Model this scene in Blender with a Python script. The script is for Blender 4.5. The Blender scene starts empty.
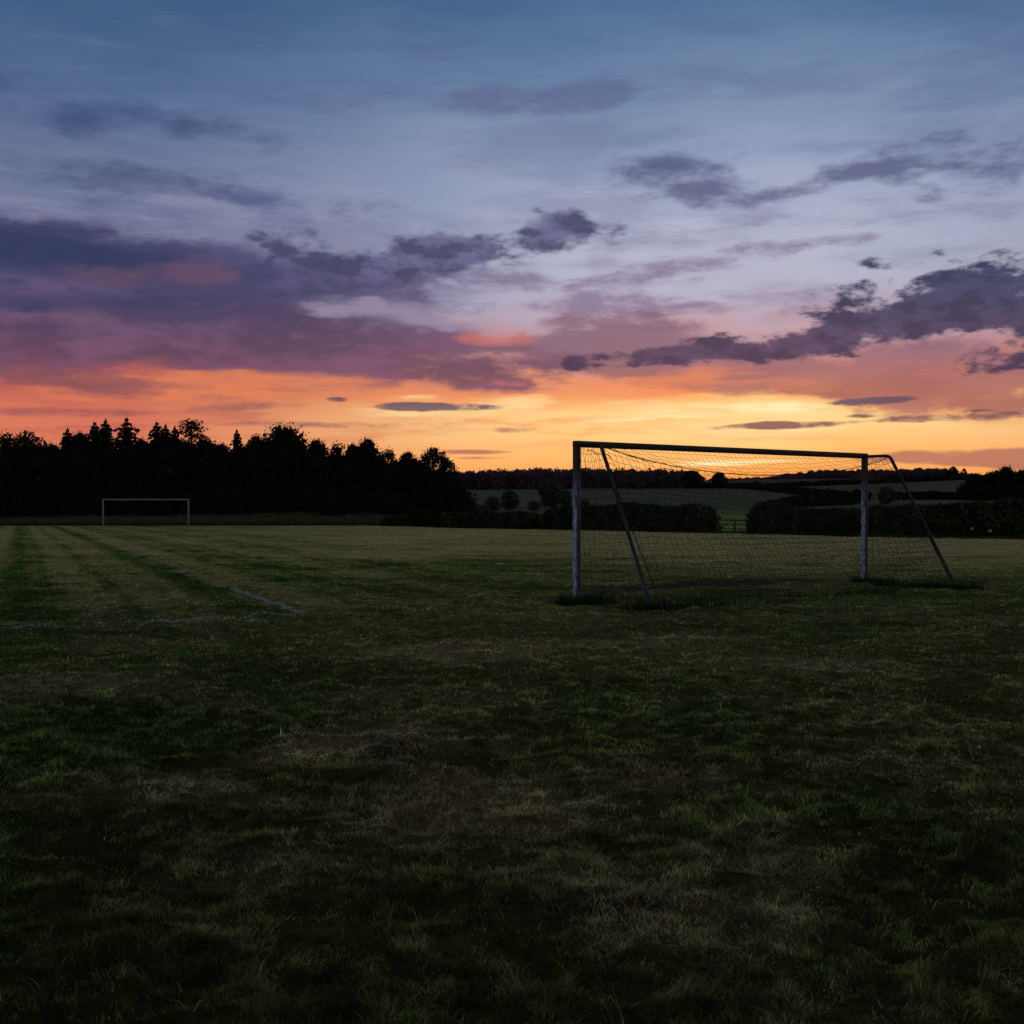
import bpy, math, random
import numpy as np
from mathutils import Vector
random.seed(7); rng = np.random.default_rng(11)
S = bpy.context.scene
COL = S.collection
F = 1182.0; CAMH = 1.55; HZ = 498.0
R = math.radians

# ------------------------------------------------------------------ helpers
def lin(c):
    return tuple(((v/255)/12.92 if v/255 <= .04045 else ((v/255+.055)/1.055)**2.4) for v in c)

def tag(o, label=None, cat=None, group=None, kind=None):
    if label: o['label'] = label
    if cat: o['category'] = cat
    if group: o['group'] = group
    if kind: o['kind'] = kind
    return o

def empty(name, loc=(0, 0, 0), rz=0.0, sc=(1, 1, 1)):
    o = bpy.data.objects.new(name, None); COL.objects.link(o)
    o.location = loc; o.rotation_euler = (0, 0, rz); o.scale = sc
    o.empty_display_size = .3
    return o

def mesh_np(name, V, faces_list, mat=None, parent=None, attr=None, smooth=False):
    """faces_list: list of (n,k) int arrays"""
    V = np.asarray(V, dtype=np.float32)
    me = bpy.data.meshes.new(name)
    me.vertices.add(len(V)); me.vertices.foreach_set('co', V.ravel())
    loops = np.concatenate([np.asarray(f, dtype=np.int32).ravel() for f in faces_list])
    tot = np.concatenate([np.full(len(f), f.shape[1], dtype=np.int32) for f in faces_list])
    st = np.concatenate([[0], np.cumsum(tot)[:-1]]).astype(np.int32)
    me.loops.add(len(loops)); me.loops.foreach_set('vertex_index', loops)
    me.polygons.add(len(tot)); me.polygons.foreach_set('loop_start', st); me.polygons.foreach_set('loop_total', tot)
    if smooth: me.polygons.foreach_set('use_smooth', np.ones(len(tot), dtype=bool))
    me.update(calc_edges=True); me.validate()
    if attr is not None:
        a = me.color_attributes.new('col', 'FLOAT_COLOR', 'POINT')
        c = np.ones((len(V), 4), dtype=np.float32); c[:, :attr.shape[1]] = attr
        a.data.foreach_set('color', c.ravel())
    if mat: me.materials.append(mat)
    o = bpy.data.objects.new(name, me); COL.objects.link(o)
    if parent: o.parent = parent
    return o

def hash2(ix, iy, seed):
    n = (ix.astype(np.int64)*374761393 + iy.astype(np.int64)*668265263 + seed*1442695041) & 0x7fffffff
    n = ((n ^ (n >> 13))*1274126177) & 0x7fffffff
    n = ((n ^ (n >> 16))*60493) & 0x7fffffff
    return (n % 65536)/65535.0
def vnoise(x, y, seed=0):
    x = np.asarray(x, dtype=np.float64); y = np.asarray(y, dtype=np.float64)
    ix = np.floor(x); iy = np.floor(y); fx = x-ix; fy = y-iy
    fx = fx*fx*(3-2*fx); fy = fy*fy*(3-2*fy)
    a = hash2(ix, iy, seed); b = hash2(ix+1, iy, seed); c = hash2(ix, iy+1, seed); d = hash2(ix+1, iy+1, seed)
    return (a*(1-fx)+b*fx)*(1-fy)+(c*(1-fx)+d*fx)*fy
def fbm(x, y, seed=0, o=4):
    s = 0; a = .5; t = 0
    for i in range(o):
        ca, sa = math.cos(i*1.3+seed), math.sin(i*1.3+seed)
        xr = (x*ca-y*sa)*2**i; yr = (x*sa+y*ca)*2**i
        s = s+a*vnoise(xr, yr, seed*17+i); t += a; a *= .5
    return s/t
def sstep(a, b, x):
    t = np.clip((x-a)/(b-a), 0, 1); return t*t*(3-2*t)

class MB:
    def __init__(s): s.v = []; s.f = {}; s.n = 0
    def add(s, V, F):
        V = np.asarray(V, dtype=np.float64); F = np.asarray(F)
        s.v.append(V); s.f.setdefault(F.shape[1], []).append(F+s.n); s.n += len(V)
    def box(s, c, size, rz=0.0):
        x, y, z = [q/2 for q in size]
        V = np.array([[a*x, b*y, d*z] for d in (-1, 1) for b in (-1, 1) for a in (-1, 1)], dtype=float)
        ca, sa = math.cos(rz), math.sin(rz)
        V = np.stack([V[:, 0]*ca-V[:, 1]*sa, V[:, 0]*sa+V[:, 1]*ca, V[:, 2]], 1)+np.array(c)
        s.add(V, [[0, 2, 3, 1], [4, 5, 7, 6], [0, 1, 5, 4], [2, 6, 7, 3], [0, 4, 6, 2], [1, 3, 7, 5]])
    def tube(s, pts, rad, n=8, cap=True):
        P = np.array(pts, dtype=float); m = len(P)
        rad = np.full(m, rad) if np.isscalar(rad) else np.asarray(rad)
        T = np.gradient(P, axis=0); T /= np.linalg.norm(T, axis=1)[:, None]+1e-9
        ref = np.array([0, 0, 1.]) if abs(T[0, 2]) < .9 else np.array([1., 0, 0])
        V = []
        for i in range(m):
            a = np.cross(T[i], ref); a /= np.linalg.norm(a)+1e-9; b = np.cross(T[i], a); ref = np.cross(a, T[i])
            for k in range(n):
                an = 2*math.pi*k/n
                V.append(P[i]+rad[i]*(math.cos(an)*a+math.sin(an)*b))
        Fq = [[i*n+k, i*n+(k+1) % n, (i+1)*n+(k+1) % n, (i+1)*n+k] for i in range(m-1) for k in range(n)]
        n0 = s.n
        s.add(V, Fq)
        if cap and n >= 3:
            s.f.setdefault(n, []).append(np.array([[n0+k for k in range(n)], [n0+(m-1)*n+k for k in reversed(range(n))]]))
    def build(s, name, mat, parent=None, smooth=False, bevel=0):
        o = mesh_np(name, np.concatenate(s.v), [np.concatenate(f) for f in s.f.values()], mat, parent, smooth=smooth)
        if bevel:
            m = o.modifiers.new('b', 'BEVEL'); m.width = bevel; m.segments = 2; m.limit_method = 'ANGLE'
        return o

# ------------------------------------------------------------------ terrain
PXC = np.array([-2500, -300, 440, 600, 735, 850, 1024, 1500, 4000.])
DC = np.array([60., 100, 150, 200, 320, 420, 600, 1000, 3000, 9000])
ZC = np.array([
    [-.5, -1.1, -1.5, -1.2, 0, 1.0, 2, 2, 0, -5],
    [-.5, -1.1, -1.5, -1.0, 1, 2.0, 4, 4, 0, -5],
    [-.44, -.9, -.3, 0.8, 3.2, 4.2, 6, 8, 0, -5],
    [-.44, -.75, .55, 1.5, 4.1, 4.3, 8, 10, 0, -5],
    [-.44, -.7, .45, 1.2, 3.4, 5.0, 11, 16, 4, -5],
    [-.44, -.55, .45, 1.1, 3.6, 6.2, 11.5, 19, 4, -5],
    [-.44, -.4, .5, 1.2, 4.2, 7.2, 12.5, 19, 4, -5],
    [-.44, -.4, .5, 1.2, 4.2, 7.2, 12.5, 19, 4, -5],
    [-.44, -.4, .5, 1.2, 4.2, 7.2, 12.5, 19, 4, -5]])
EDGE_PX = np.array([-3000, -200, 0, 400, 440, 545, 660, 860, 1024, 1400, 4000.])
EDGE_D = np.array([122, 122, 121, 119, 105, 92, 80.6, 63, 58, 50, 45.])
def edge_d(px): return np.interp(px, EDGE_PX, EDGE_D)
def ground(x, y):
    x = np.asarray(x, float); y = np.asarray(y, float)
    base = -.045-.011*np.maximum(0, y-20)-.0026*np.maximum(0, y-65)
    ys = np.maximum(y, 1.0)
    px = np.clip(512+F*x/ys, -2500, 4000)
    i = np.clip(np.searchsorted(PXC, px)-1, 0, len(PXC)-2); t = (px-PXC[i])/(PXC[i+1]-PXC[i]); t = t*t*(3-2*t)
    ly = np.log(np.clip(ys, 60, 9000)); LD = np.log(DC)
    j = np.clip(np.searchsorted(LD, ly)-1, 0, len(DC)-2); w = (ly-LD[j])/(LD[j+1]-LD[j])
    far = (ZC[i, j]*(1-w)+ZC[i, j+1]*w)*(1-t)+(ZC[i+1, j]*(1-w)+ZC[i+1, j+1]*w)*t
    e = edge_d(px)
    k = sstep(e+.5, e+14, y)
    near = np.where(y > 200, far, base)
    z = near*(1-k)+far*k
    return z
def bumps(x, y):
    a = (fbm(x*3.1, y*4.2, 3, 3)-.5)*.11+(fbm(x*.6, y*.6, 5, 2)-.5)*.07+(fbm(x*8, y*10, 6, 2)-.5)*.055*sstep(30, 12, y)
    return a*sstep(140, 20, y)
def at(px, d, dz=0.0):
    x = (px-512)*d/F
    return np.array([x, d, float(ground(x, d))+dz])
def dist_of(py):           # distance of playing-field ground seen at image row py
    p = py-HZ
    return 1572/(p-13) if p < 91.6 else CAMH*F/p
def gp(px, py):
    d = dist_of(py); return np.array([(px-512)*d/F, d])

# ------------------------------------------------------------------ field colouring (world space)
GU = np.array([.8, .6]); GN = np.array([.6, -.8])        # goal line direction, direction behind the goal
PL = np.array([1.013, 18.5]); PR = np.array([6.83, 22.9])
DRY = [  # x, y, rx, ry, strength : worn / dry patches of thatch
    (*gp(370, 735), .55, .75, .9), (*gp(480, 800), .75, .75, 1.0), (*gp(660, 775), .5, .35, .8), (*gp(700, 910), .5, .35, .75),
    (*gp(430, 650), 1.1, .7, .8), (*gp(60, 680), 1.2, .8, .5), (*gp(820, 660), 1.0, .8, .5), (*gp(560, 640), 1.5, .6, .5),
    (*gp(130, 640), .8, .6, .4), (*gp(300, 860), .5, .4, .4), (*gp(900, 760), .6, .5, .35), (*gp(170, 780), .5, .4, .5), (*gp(760, 850), .4, .3, .6),
    (*gp(590, 870), .35, .25, .55)]
SOIL = [(*gp(395, 745), .35, .45, .9), (*gp(660, 772), .3, .2, .8), (*gp(600, 905), .3, .17, .7), (*gp(330, 720), .35, .35, .5)]
def field_maps(x, y):
    n1 = fbm(x*.9, y*.9, 21, 4); n2 = fbm(x*.18, y*.18, 22, 4); n3 = fbm(x*4.5, y*4.5, 23, 3); n4 = fbm(x*.25, y*1.1, 24, 4)
    n5 = fbm(x*9, y*9, 27, 3)
    dry = sstep(.44, .66, n1*.35+n3*.3+n5*.2+n2*.15)*.6
    dry = np.maximum(dry, .1)
    far = sstep(24, 38, y+ (n2-.5)*14)
    px = 512+F*x/np.maximum(y, 1)
    wside = sstep(140, 460, px)
    dry = dry+far*(.2+.42*wside)*sstep(.2, .62, n4*.6+n3*.4)+far*.15*wside
    dry = dry+.22*sstep(.42, .62, n4)*sstep(9, 16, y)
    dry = dry*np.interp(y, [4, 9, 16], [.75, .9, 1.0])
    for (a, b, rx, ry, s) in DRY:
        q = np.sqrt(((x-a)/rx)**2+((y-b)/ry)**2)+(n3-.5)*1.1+(n1-.5)*1.0
        dry = dry+s*sstep(1.25, .35, q)
    # mowing and tyre tracks running up the field
    sx = x+.416*y
    trk = sstep(13, 19, y)*sstep(700, 300, px)
    for (c, w, k) in ((-.05, .30, -.62), (3.25, .30, -.68), (1.1, .5, .4), (2.1, .35, .35), (4.4, .4, .5), (-1.2, .5, .35), (6.0, .25, -.4), (7.5, .5, .35), (9.4, .3, -.4), (-2.4, .3, -.4), (12.5, .5, -.35), (16, .5, .3), (5.1, .18, -.35), (1.65, .14, -.4), (.55, .12, -.35), (2.65, .13, .4), (3.8, .10, .4), (6.8, .14, -.35), (8.4, .14, -.3), (10.6, .2, .3), (-.7, .12, .35)):
        dry = dry+trk*k*.75*np.exp(-((sx-c+(n1-.5)*.5)/w)**2)
    soil = np.zeros_like(dry)
    for (a, b, rx, ry, s) in SOIL:
        q = np.sqrt(((x-a)/rx)**2+((y-b)/ry)**2)+(n3-.5)*1.5
        soil = np.maximum(soil, s*sstep(1.1, .3, q))
    # worn goalmouth, in front of the goal
    cx, cy = 3.3, 21.7
    u = (x-cx)*.8+(y-cy)*.6; v = (x-cx)*.6-(y-cy)*.8
    q = np.sqrt((u/3.2)**2+(v/.95)**2)+(n3-.5)*1.1
    soil = np.maximum(soil, .95*sstep(1.1, .6, q))
    soil = np.maximum(soil, sstep(.7, .8, n3*.5+n1*.5)*.6*sstep(60, 20, y))
    return np.clip(dry, 0, 1), np.clip(soil, 0, 1), n1, n2, n3
def lush_map(x, y):
    """rank dark uncut grass round posts and along the foot of the net"""
    m = np.zeros_like(x)
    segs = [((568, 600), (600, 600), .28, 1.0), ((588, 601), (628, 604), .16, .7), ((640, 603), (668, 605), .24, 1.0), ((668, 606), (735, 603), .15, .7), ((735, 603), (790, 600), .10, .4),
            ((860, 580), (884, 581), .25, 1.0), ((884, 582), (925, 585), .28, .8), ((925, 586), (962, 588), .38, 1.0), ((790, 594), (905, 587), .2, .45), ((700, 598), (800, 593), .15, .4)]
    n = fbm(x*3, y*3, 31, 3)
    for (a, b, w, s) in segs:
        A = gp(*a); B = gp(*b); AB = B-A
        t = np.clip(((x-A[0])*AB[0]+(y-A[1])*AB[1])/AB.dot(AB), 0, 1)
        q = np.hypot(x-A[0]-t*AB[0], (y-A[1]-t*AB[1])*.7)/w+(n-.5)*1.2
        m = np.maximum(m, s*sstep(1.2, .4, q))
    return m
C_G1 = np.array([.026, .066, .012]); C_G2 = np.array([.066, .128, .020]); C_OL = np.array([.150, .160, .036])
C_DRY = np.array([.40, .325, .14]); C_SOIL = np.array([.085, .064, .050])
def field_colour(x, y, rnd=None):
    dry, soil, n1, n2, n3 = field_maps(x, y)
    g = sstep(.3, .7, n1)[..., None]; o = (sstep(.4, .75, n2)*.55+.15)[..., None]
    c = (C_G1*(1-g)+C_G2*g)*(1-o)+C_OL*o
    d = dry[..., None]
    if rnd is not None:
        d = np.clip(d*1.0+(rnd[..., None]-.5)*.9*(d > .03), 0, 1)*.55+.45*(rnd[..., None] < dry[..., None]).astype(float)
    c = c*(1-d)+C_DRY*d
    s = soil[..., None]; c = c*(1-s)+C_SOIL*s
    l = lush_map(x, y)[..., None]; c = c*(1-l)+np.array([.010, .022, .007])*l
    # brighter dry sward further up the pitch
    return c

# ------------------------------------------------------------------ materials
def new_mat(name):
    m = bpy.data.materials.new(name); m.use_nodes = True
    nt = m.node_tree; b = nt.nodes['Principled BSDF']; b.inputs['Specular IOR Level'].default_value = .25
    return m, nt, b
def mat_attr(name, rough=.8, trans=0.0, gain=1.0, var=.35, vscale=3.0, spec=.25):
    m, nt, b = new_mat(name)
    a = nt.nodes.new('ShaderNodeAttribute'); a.attribute_name = 'col'
    g = nt.nodes.new('ShaderNodeNewGeometry')
    n = nt.nodes.new('ShaderNodeTexNoise'); n.inputs['Scale'].default_value = vscale; n.inputs['Detail'].default_value = 5
    nt.links.new(g.outputs['Position'], n.inputs['Vector'])
    mr = nt.nodes.new('ShaderNodeMapRange'); mr.inputs[1].default_value = .3; mr.inputs[2].default_value = .7
    mr.inputs[3].default_value = gain*(1-var); mr.inputs[4].default_value = gain*(1+var)
    nt.links.new(n.outputs[0], mr.inputs[0])
    mx = nt.nodes.new('ShaderNodeVectorMath'); mx.operation = 'SCALE'
    nt.links.new(a.outputs['Color'], mx.inputs[0]); nt.links.new(mr.outputs[0], mx.inputs['Scale'])
    nt.links.new(mx.outputs[0], b.inputs['Base Color'])
    b.inputs['Roughness'].default_value = rough; b.inputs['Specular IOR Level'].default_value = spec
    if trans:
        t = nt.nodes.new('ShaderNodeBsdfTranslucent'); nt.links.new(mx.outputs[0], t.inputs[0])
        ms = nt.nodes.new('ShaderNodeMixShader'); ms.inputs[0].default_value = trans
        nt.links.new(b.outputs[0], ms.inputs[1]); nt.links.new(t.outputs[0], ms.inputs[2])
        nt.links.new(ms.outputs[0], nt.nodes['Material Output'].inputs[0])
    return m
def mat_plain(name, c1, c2, scale=4.0, rough=.85, spec=.2, coord='Object', detail=5, lo=.35, hi=.65, bump=0.0):
    m, nt, b = new_mat(name)
    tc = nt.nodes.new('ShaderNodeTexCoord')
    n = nt.nodes.new('ShaderNodeTexNoise'); n.inputs['Scale'].default_value = scale; n.inputs['Detail'].default_value = detail
    nt.links.new(tc.outputs[coord], n.inputs['Vector'])
    r = nt.nodes.new('ShaderNodeValToRGB')
    r.color_ramp.elements[0].position = lo; r.color_ramp.elements[0].color = (*c1, 1)
    r.color_ramp.elements[1].position = hi; r.color_ramp.elements[1].color = (*c2, 1)
    nt.links.new(n.outputs[0], r.inputs[0]); nt.links.new(r.outputs[0], b.inputs['Base Color'])
    b.inputs['Roughness'].default_value = rough; b.inputs['Specular IOR Level'].default_value = spec
    if bump:
        bp = nt.nodes.new('ShaderNodeBump'); bp.inputs['Strength'].default_value = bump; bp.inputs['Distance'].default_value = .02
        nt.links.new(n.outputs[0], bp.inputs['Height']); nt.links.new(bp.outputs[0], b.inputs['Normal'])
    return m
M_turf = mat_attr('turf', 1.0, 0, .6, .5, 14, 0.0)
M_blade = mat_attr('grass_blades', .7, .3, 1.0, .45, 7, .1)
M_line = mat_plain('line_paint_on_grass', (.16, .21, .21), (.36, .42, .44), 25, .8)
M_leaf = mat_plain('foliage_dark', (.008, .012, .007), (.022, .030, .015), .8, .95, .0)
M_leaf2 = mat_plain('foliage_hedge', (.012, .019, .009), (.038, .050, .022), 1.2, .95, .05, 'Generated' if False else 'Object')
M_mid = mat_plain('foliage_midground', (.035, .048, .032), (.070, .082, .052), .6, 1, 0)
M_far = mat_plain('foliage_distant_hazed', (.095, .060, .072), (.13, .084, .098), .15, 1, .0)  # purple distance haze put into the leaf colour
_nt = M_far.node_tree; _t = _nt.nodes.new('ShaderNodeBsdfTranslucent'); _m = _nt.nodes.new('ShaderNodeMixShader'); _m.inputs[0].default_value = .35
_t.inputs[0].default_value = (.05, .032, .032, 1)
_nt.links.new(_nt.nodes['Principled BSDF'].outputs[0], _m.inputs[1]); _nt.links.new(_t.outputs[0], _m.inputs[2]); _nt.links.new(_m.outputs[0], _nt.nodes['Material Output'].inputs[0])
M_bark = mat_plain('bark', (.02, .017, .014), (.05, .042, .035), 6, .95)
M_net = mat_plain('net_twine', (.012, .012, .012), (.03, .03, .028), 30, .9)
M_steel = mat_plain('bare_steel_tube', (.008, .010, .013), (.035, .046, .06), 18, .6, .2)
M_wood = mat_plain('old_timber', (.02, .018, .014), (.05, .045, .035), 20, .9)
M_flower = mat_plain('cream_flower', (.5, .42, .28), (.7, .62, .42), 30, .8)
M_far_paint = mat_plain('white_paint_plain', (.11, .14, .16), (.17, .21, .24), 6, .5, .3)
M_litter = mat_plain('pale_plastic', (.6, .6, .6), (.8, .8, .78), 20, .5)
def mat_post(name, dark_all=False):
    m, nt, b = new_mat(name); L = nt.links
    tc = nt.nodes.new('ShaderNodeTexCoord')
    sep = nt.nodes.new('ShaderNodeSeparateXYZ'); L.new(tc.outputs['Object'], sep.inputs[0])
    n = nt.nodes.new('ShaderNodeTexNoise'); n.inputs['Scale'].default_value = 22; n.inputs['Detail'].default_value = 8; n.inputs['Roughness'].default_value = .7
    mp = nt.nodes.new('ShaderNodeMapping'); mp.inputs['Scale'].default_value = (1, 1, .35)
    L.new(tc.outputs['Object'], mp.inputs[0]); L.new(mp.outputs[0], n.inputs['Vector'])
    r = nt.nodes.new('ShaderNodeValToRGB'); e = r.color_ramp.elements
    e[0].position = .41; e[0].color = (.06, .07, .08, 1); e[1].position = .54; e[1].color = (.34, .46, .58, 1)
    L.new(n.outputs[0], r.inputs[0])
    # flaking paint blends to a plain dark brown towards the top
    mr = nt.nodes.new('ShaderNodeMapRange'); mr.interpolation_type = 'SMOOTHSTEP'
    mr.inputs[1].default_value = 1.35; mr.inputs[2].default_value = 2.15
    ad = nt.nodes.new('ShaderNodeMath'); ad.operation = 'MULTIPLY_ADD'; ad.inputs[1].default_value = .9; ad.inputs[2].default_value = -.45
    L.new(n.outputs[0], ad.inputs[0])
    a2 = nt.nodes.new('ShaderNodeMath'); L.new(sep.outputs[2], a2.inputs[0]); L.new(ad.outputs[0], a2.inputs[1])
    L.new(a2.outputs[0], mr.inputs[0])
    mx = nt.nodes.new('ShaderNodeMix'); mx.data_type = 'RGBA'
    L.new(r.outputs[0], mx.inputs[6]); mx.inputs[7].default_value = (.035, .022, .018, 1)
    # the face turned to the net is coloured darker, shade painted in
    if dark_all: mx.inputs[0].default_value = 1.0  # crossbar dark all over, its backlit look put into the colour
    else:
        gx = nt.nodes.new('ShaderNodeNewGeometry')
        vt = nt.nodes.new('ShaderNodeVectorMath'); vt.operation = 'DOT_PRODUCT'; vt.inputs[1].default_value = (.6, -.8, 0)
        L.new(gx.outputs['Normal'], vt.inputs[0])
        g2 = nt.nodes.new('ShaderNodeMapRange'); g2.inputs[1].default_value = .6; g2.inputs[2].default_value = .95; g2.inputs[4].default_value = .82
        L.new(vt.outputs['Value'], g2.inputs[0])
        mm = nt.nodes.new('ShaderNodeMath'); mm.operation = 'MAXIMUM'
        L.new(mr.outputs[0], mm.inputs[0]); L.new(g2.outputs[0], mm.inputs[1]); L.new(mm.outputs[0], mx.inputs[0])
    L.new(mx.outputs[2], b.inputs['Base Color']); b.inputs['Roughness'].default_value = .55
    bp = nt.nodes.new('ShaderNodeBump'); bp.inputs['Strength'].default_value = .3; bp.inputs['Distance'].default_value = .01
    L.new(n.outputs[0], bp.inputs['Height']); L.new(bp.outputs[0], b.inputs['Normal'])
    return m
M_post = mat_post('weathered_shaded_post_paint'); M_bar = mat_post('backlit_crossbar', True)

# ------------------------------------------------------------------ ground sheet
def grid_ground():
    d = np.unique(np.concatenate([np.linspace(-40, 2.4, 12), np.geomspace(2.6, 9, 230), np.geomspace(9, 60, 260), np.geomspace(60, 600, 190), np.geomspace(600, 9000, 30)]))
    a = np.unique(np.concatenate([np.linspace(-.56, .56, 420), np.sinh(np.linspace(-3, 3, 60))*.5]))
    D, A = np.meshgrid(d, a, indexing='ij')
    W = np.maximum(D, 2.6)
    X = A*W; Y = D
    Z = ground(X, Y)+bumps(X, Y)*(Y > 2.5)
    C = np.zeros(X.shape+(3,))
    C[:] = field_colour(X, Y)
    px = 512+F*X/np.maximum(Y, 1); e = edge_d(px)
    # farmland beyond the hedges
    n = fbm(X*.03, Y*.03, 41, 4); n2 = fbm(X*.6, Y*.12, 42, 3)
    farm = np.array([.064, .070, .042])*(1-n[..., None]*.5)+np.array([.07, .068, .044])*n[..., None]*.5
    farm = farm*(.8+.4*n2[..., None])
    brown = sstep(395, 430, Y)*sstep(700, 740, px)
    farm = farm*(1-brown[..., None])+np.array([.075, .052, .046])*brown[..., None]
    bright = (np.exp(-((px-733)/30)**2)*sstep(150, 95, Y))[..., None]
    farm = farm*(1-bright)+np.array([.13, .17, .035])*bright
    woodf = sstep(480, 430, px)[..., None]*sstep(128, 132, Y)[..., None]*sstep(230, 200, Y)[..., None]
    farm = farm*(1-woodf)+np.array([.012, .014, .008])*woodf
    k = sstep(e-.3, e+1.5, Y)[..., None]
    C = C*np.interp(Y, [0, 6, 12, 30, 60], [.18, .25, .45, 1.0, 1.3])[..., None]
    C = C*(1-k)+farm*2.0*k
    nd, na = D.shape
    idx = np.arange(nd*na).reshape(nd, na)
    Fq = np.stack([idx[:-1, :-1], idx[:-1, 1:], idx[1:, 1:], idx[1:, :-1]], -1).reshape(-1, 4)
    V = np.stack([X, Y, Z], -1).reshape(-1, 3)
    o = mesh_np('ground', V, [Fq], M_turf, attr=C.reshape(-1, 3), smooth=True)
    tag(o, kind='structure')
grid_ground()

# ------------------------------------------------------------------ blades
def blades(name, x, y, z, length, width, lean, ldir, yaw, colr, mat, base_dark=.6):
    n = len(x)
    bx, by = np.cos(yaw)*width/2, np.sin(yaw)*width/2
    lx, ly = np.cos(ldir)*lean*length, np.sin(ldir)*lean*length
    hz = length*np.sqrt(np.clip(1-lean**2, .05, 1))
    V = np.zeros((n, 5, 3), dtype=np.float32)
    V[:, 0] = np.stack([x-bx, y-by, z-.004], 1); V[:, 1] = np.stack([x+bx, y+by, z-.004], 1)
    V[:, 2] = np.stack([x-bx*.75+lx*.35, y-by*.75+ly*.35, z+hz*.62], 1); V[:, 3] = np.stack([x+bx*.75+lx*.35, y+by*.75+ly*.35, z+hz*.62], 1)
    V[:, 4] = np.stack([x+lx, y+ly, z+hz], 1)
    i = np.arange(n)*5
    Q = np.stack([i, i+1, i+3, i+2], 1); T = np.stack([i+2, i+3, i+4], 1)
    A = None
    if colr is not None:
        A = np.repeat(colr[:, None, :], 5, 1).copy(); A[:, :2] *= base_dark; A = A.reshape(-1, 3)
    return mesh_np(name, V.reshape(-1, 3), [Q, T], mat, attr=A)

def sample_field(n, d0, d1, amax=.5, power=0):
    # log-uniform in distance (density falls with the square of distance)
    d = np.exp(rng.uniform(math.log(d0), math.log(d1), n)); a = rng.uniform(-amax, amax, n)
    return a*d, d
def on_pitch(x, y, m=.4):
    return y < edge_d(512+F*x/y)-m
def line_dist(x, y):
    """distance to painted lines and their strength"""
    A = gp(305, 612.5); B = gp(232, 588); L0 = gp(-60, 630); best = np.full(x.shape, 9.0); st = np.zeros(x.shape)
    far_r = gp(560, 599)
    for (P, Q, s) in ((A, B, 1.0), (L0, A, .55), (A, far_r, .16)):
        PQ = Q-P; t = np.clip(((x-P[0])*PQ[0]+(y-P[1])*PQ[1])/PQ.dot(PQ), 0, 1)
        q = np.hypot(x-P[0]-t*PQ[0], y-P[1]-t*PQ[1])
        st = np.where(q < best, s, st); best = np.minimum(best, q)
    return best, st
def main_grass():
    x1, y1 = sample_field(460000, 2.9, 9, .52)
    x2, y2 = sample_field(360000, 8, 30, .50)
    x3, y3 = sample_field(260000, 27, 122, .50)
    x = np.concatenate([x1, x2, x3]); y = np.concatenate([y1, y2, y3])
    ok = on_pitch(x, y); x = x[ok]; y = y[ok]; n = len(x)
    rnd = rng.random(n)
    dry, soil, n1, n2, n3 = field_maps(x, y)
    lush = lush_map(x, y)
    clump = fbm(x*2.2, y*2.2, 51, 3); clump2 = fbm(x*7, y*7, 52, 2)
    hole = sstep(.52, .38, fbm(x*5.5, y*5.5, 57, 3))*sstep(26, 10, y)
    keep = (rng.random(n) > np.maximum(soil*.7, hole*.85))
    L = (.014+.020*sstep(.35, .7, clump)+.020*sstep(.4, .65, clump2))*(.5+.9*rng.random(n))*(1-.5*hole)
    L *= (1-.35*np.clip(dry, 0, 1))
    L *= np.interp(y, [3, 6, 12, 30, 60], [1.25, 1.05, .85, .75, .85])
    L += lush**2*(.02+.06*rng.random(n))
    tall = rng.random(n) < .012*(y < 16); L[tall] *= 2.4
    W = np.interp(y, [2.9, 6, 12, 30, 120], [.0027, .0038, .0075, .020, .070])*(.6+.8*rng.random(n))
    lean = np.clip(.45+.5*rng.random(n)+dry*.15, 0, .97)
    ldir = fbm(x*4.5, y*4.5, 53, 3)*7*math.pi+rng.normal(0, 1.1, n)
    yaw = rng.uniform(0, math.pi, n); farm_ = y > 25; yaw = np.where(farm_, rng.normal(0, .5, n), yaw)
    c = field_colour(x, y, rnd)
    ld, st = line_dist(x, y)
    painted = (ld < .07*(.8+.5*fbm(x*3, y*3, 61, 2))) & (rng.random(n) < st*1.1)
    c = c*(1+(rng.random(n)**1.5*1.35-.65)*np.interp(y, [3, 12, 30, 60], [1, .9, .5, .35]))[:, None]*(1+(sstep(.25, .75, fbm(x*7.5, y*9, 58, 3))-.5)*np.interp(y, [3, 14, 40], [1.2, 1.0, .4]))[:, None]*(.8+.4*sstep(.3, .7, fbm(x*1.6, y*2.6, 59, 3)))[:, None]*np.interp(y, [3, 6, 12, 25, 60], [.68, 1.02, 1.5, 1.65, 1.6])[:, None]  # last factor darkens near blades in colour, for the weaker sky sheen there
    hue = rng.random(n)[:, None]; c = c*(1-.25*hue*np.array([1, 0, 0.6]))
    z = ground(x, y)+bumps(x, y)
    sel = keep & ~painted
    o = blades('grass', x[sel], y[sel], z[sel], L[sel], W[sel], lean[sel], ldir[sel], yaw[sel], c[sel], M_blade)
    tag(o, 'dark green and straw coloured rough mown grass covering the football pitch', 'grass', kind='stuff')
main_grass()
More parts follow.
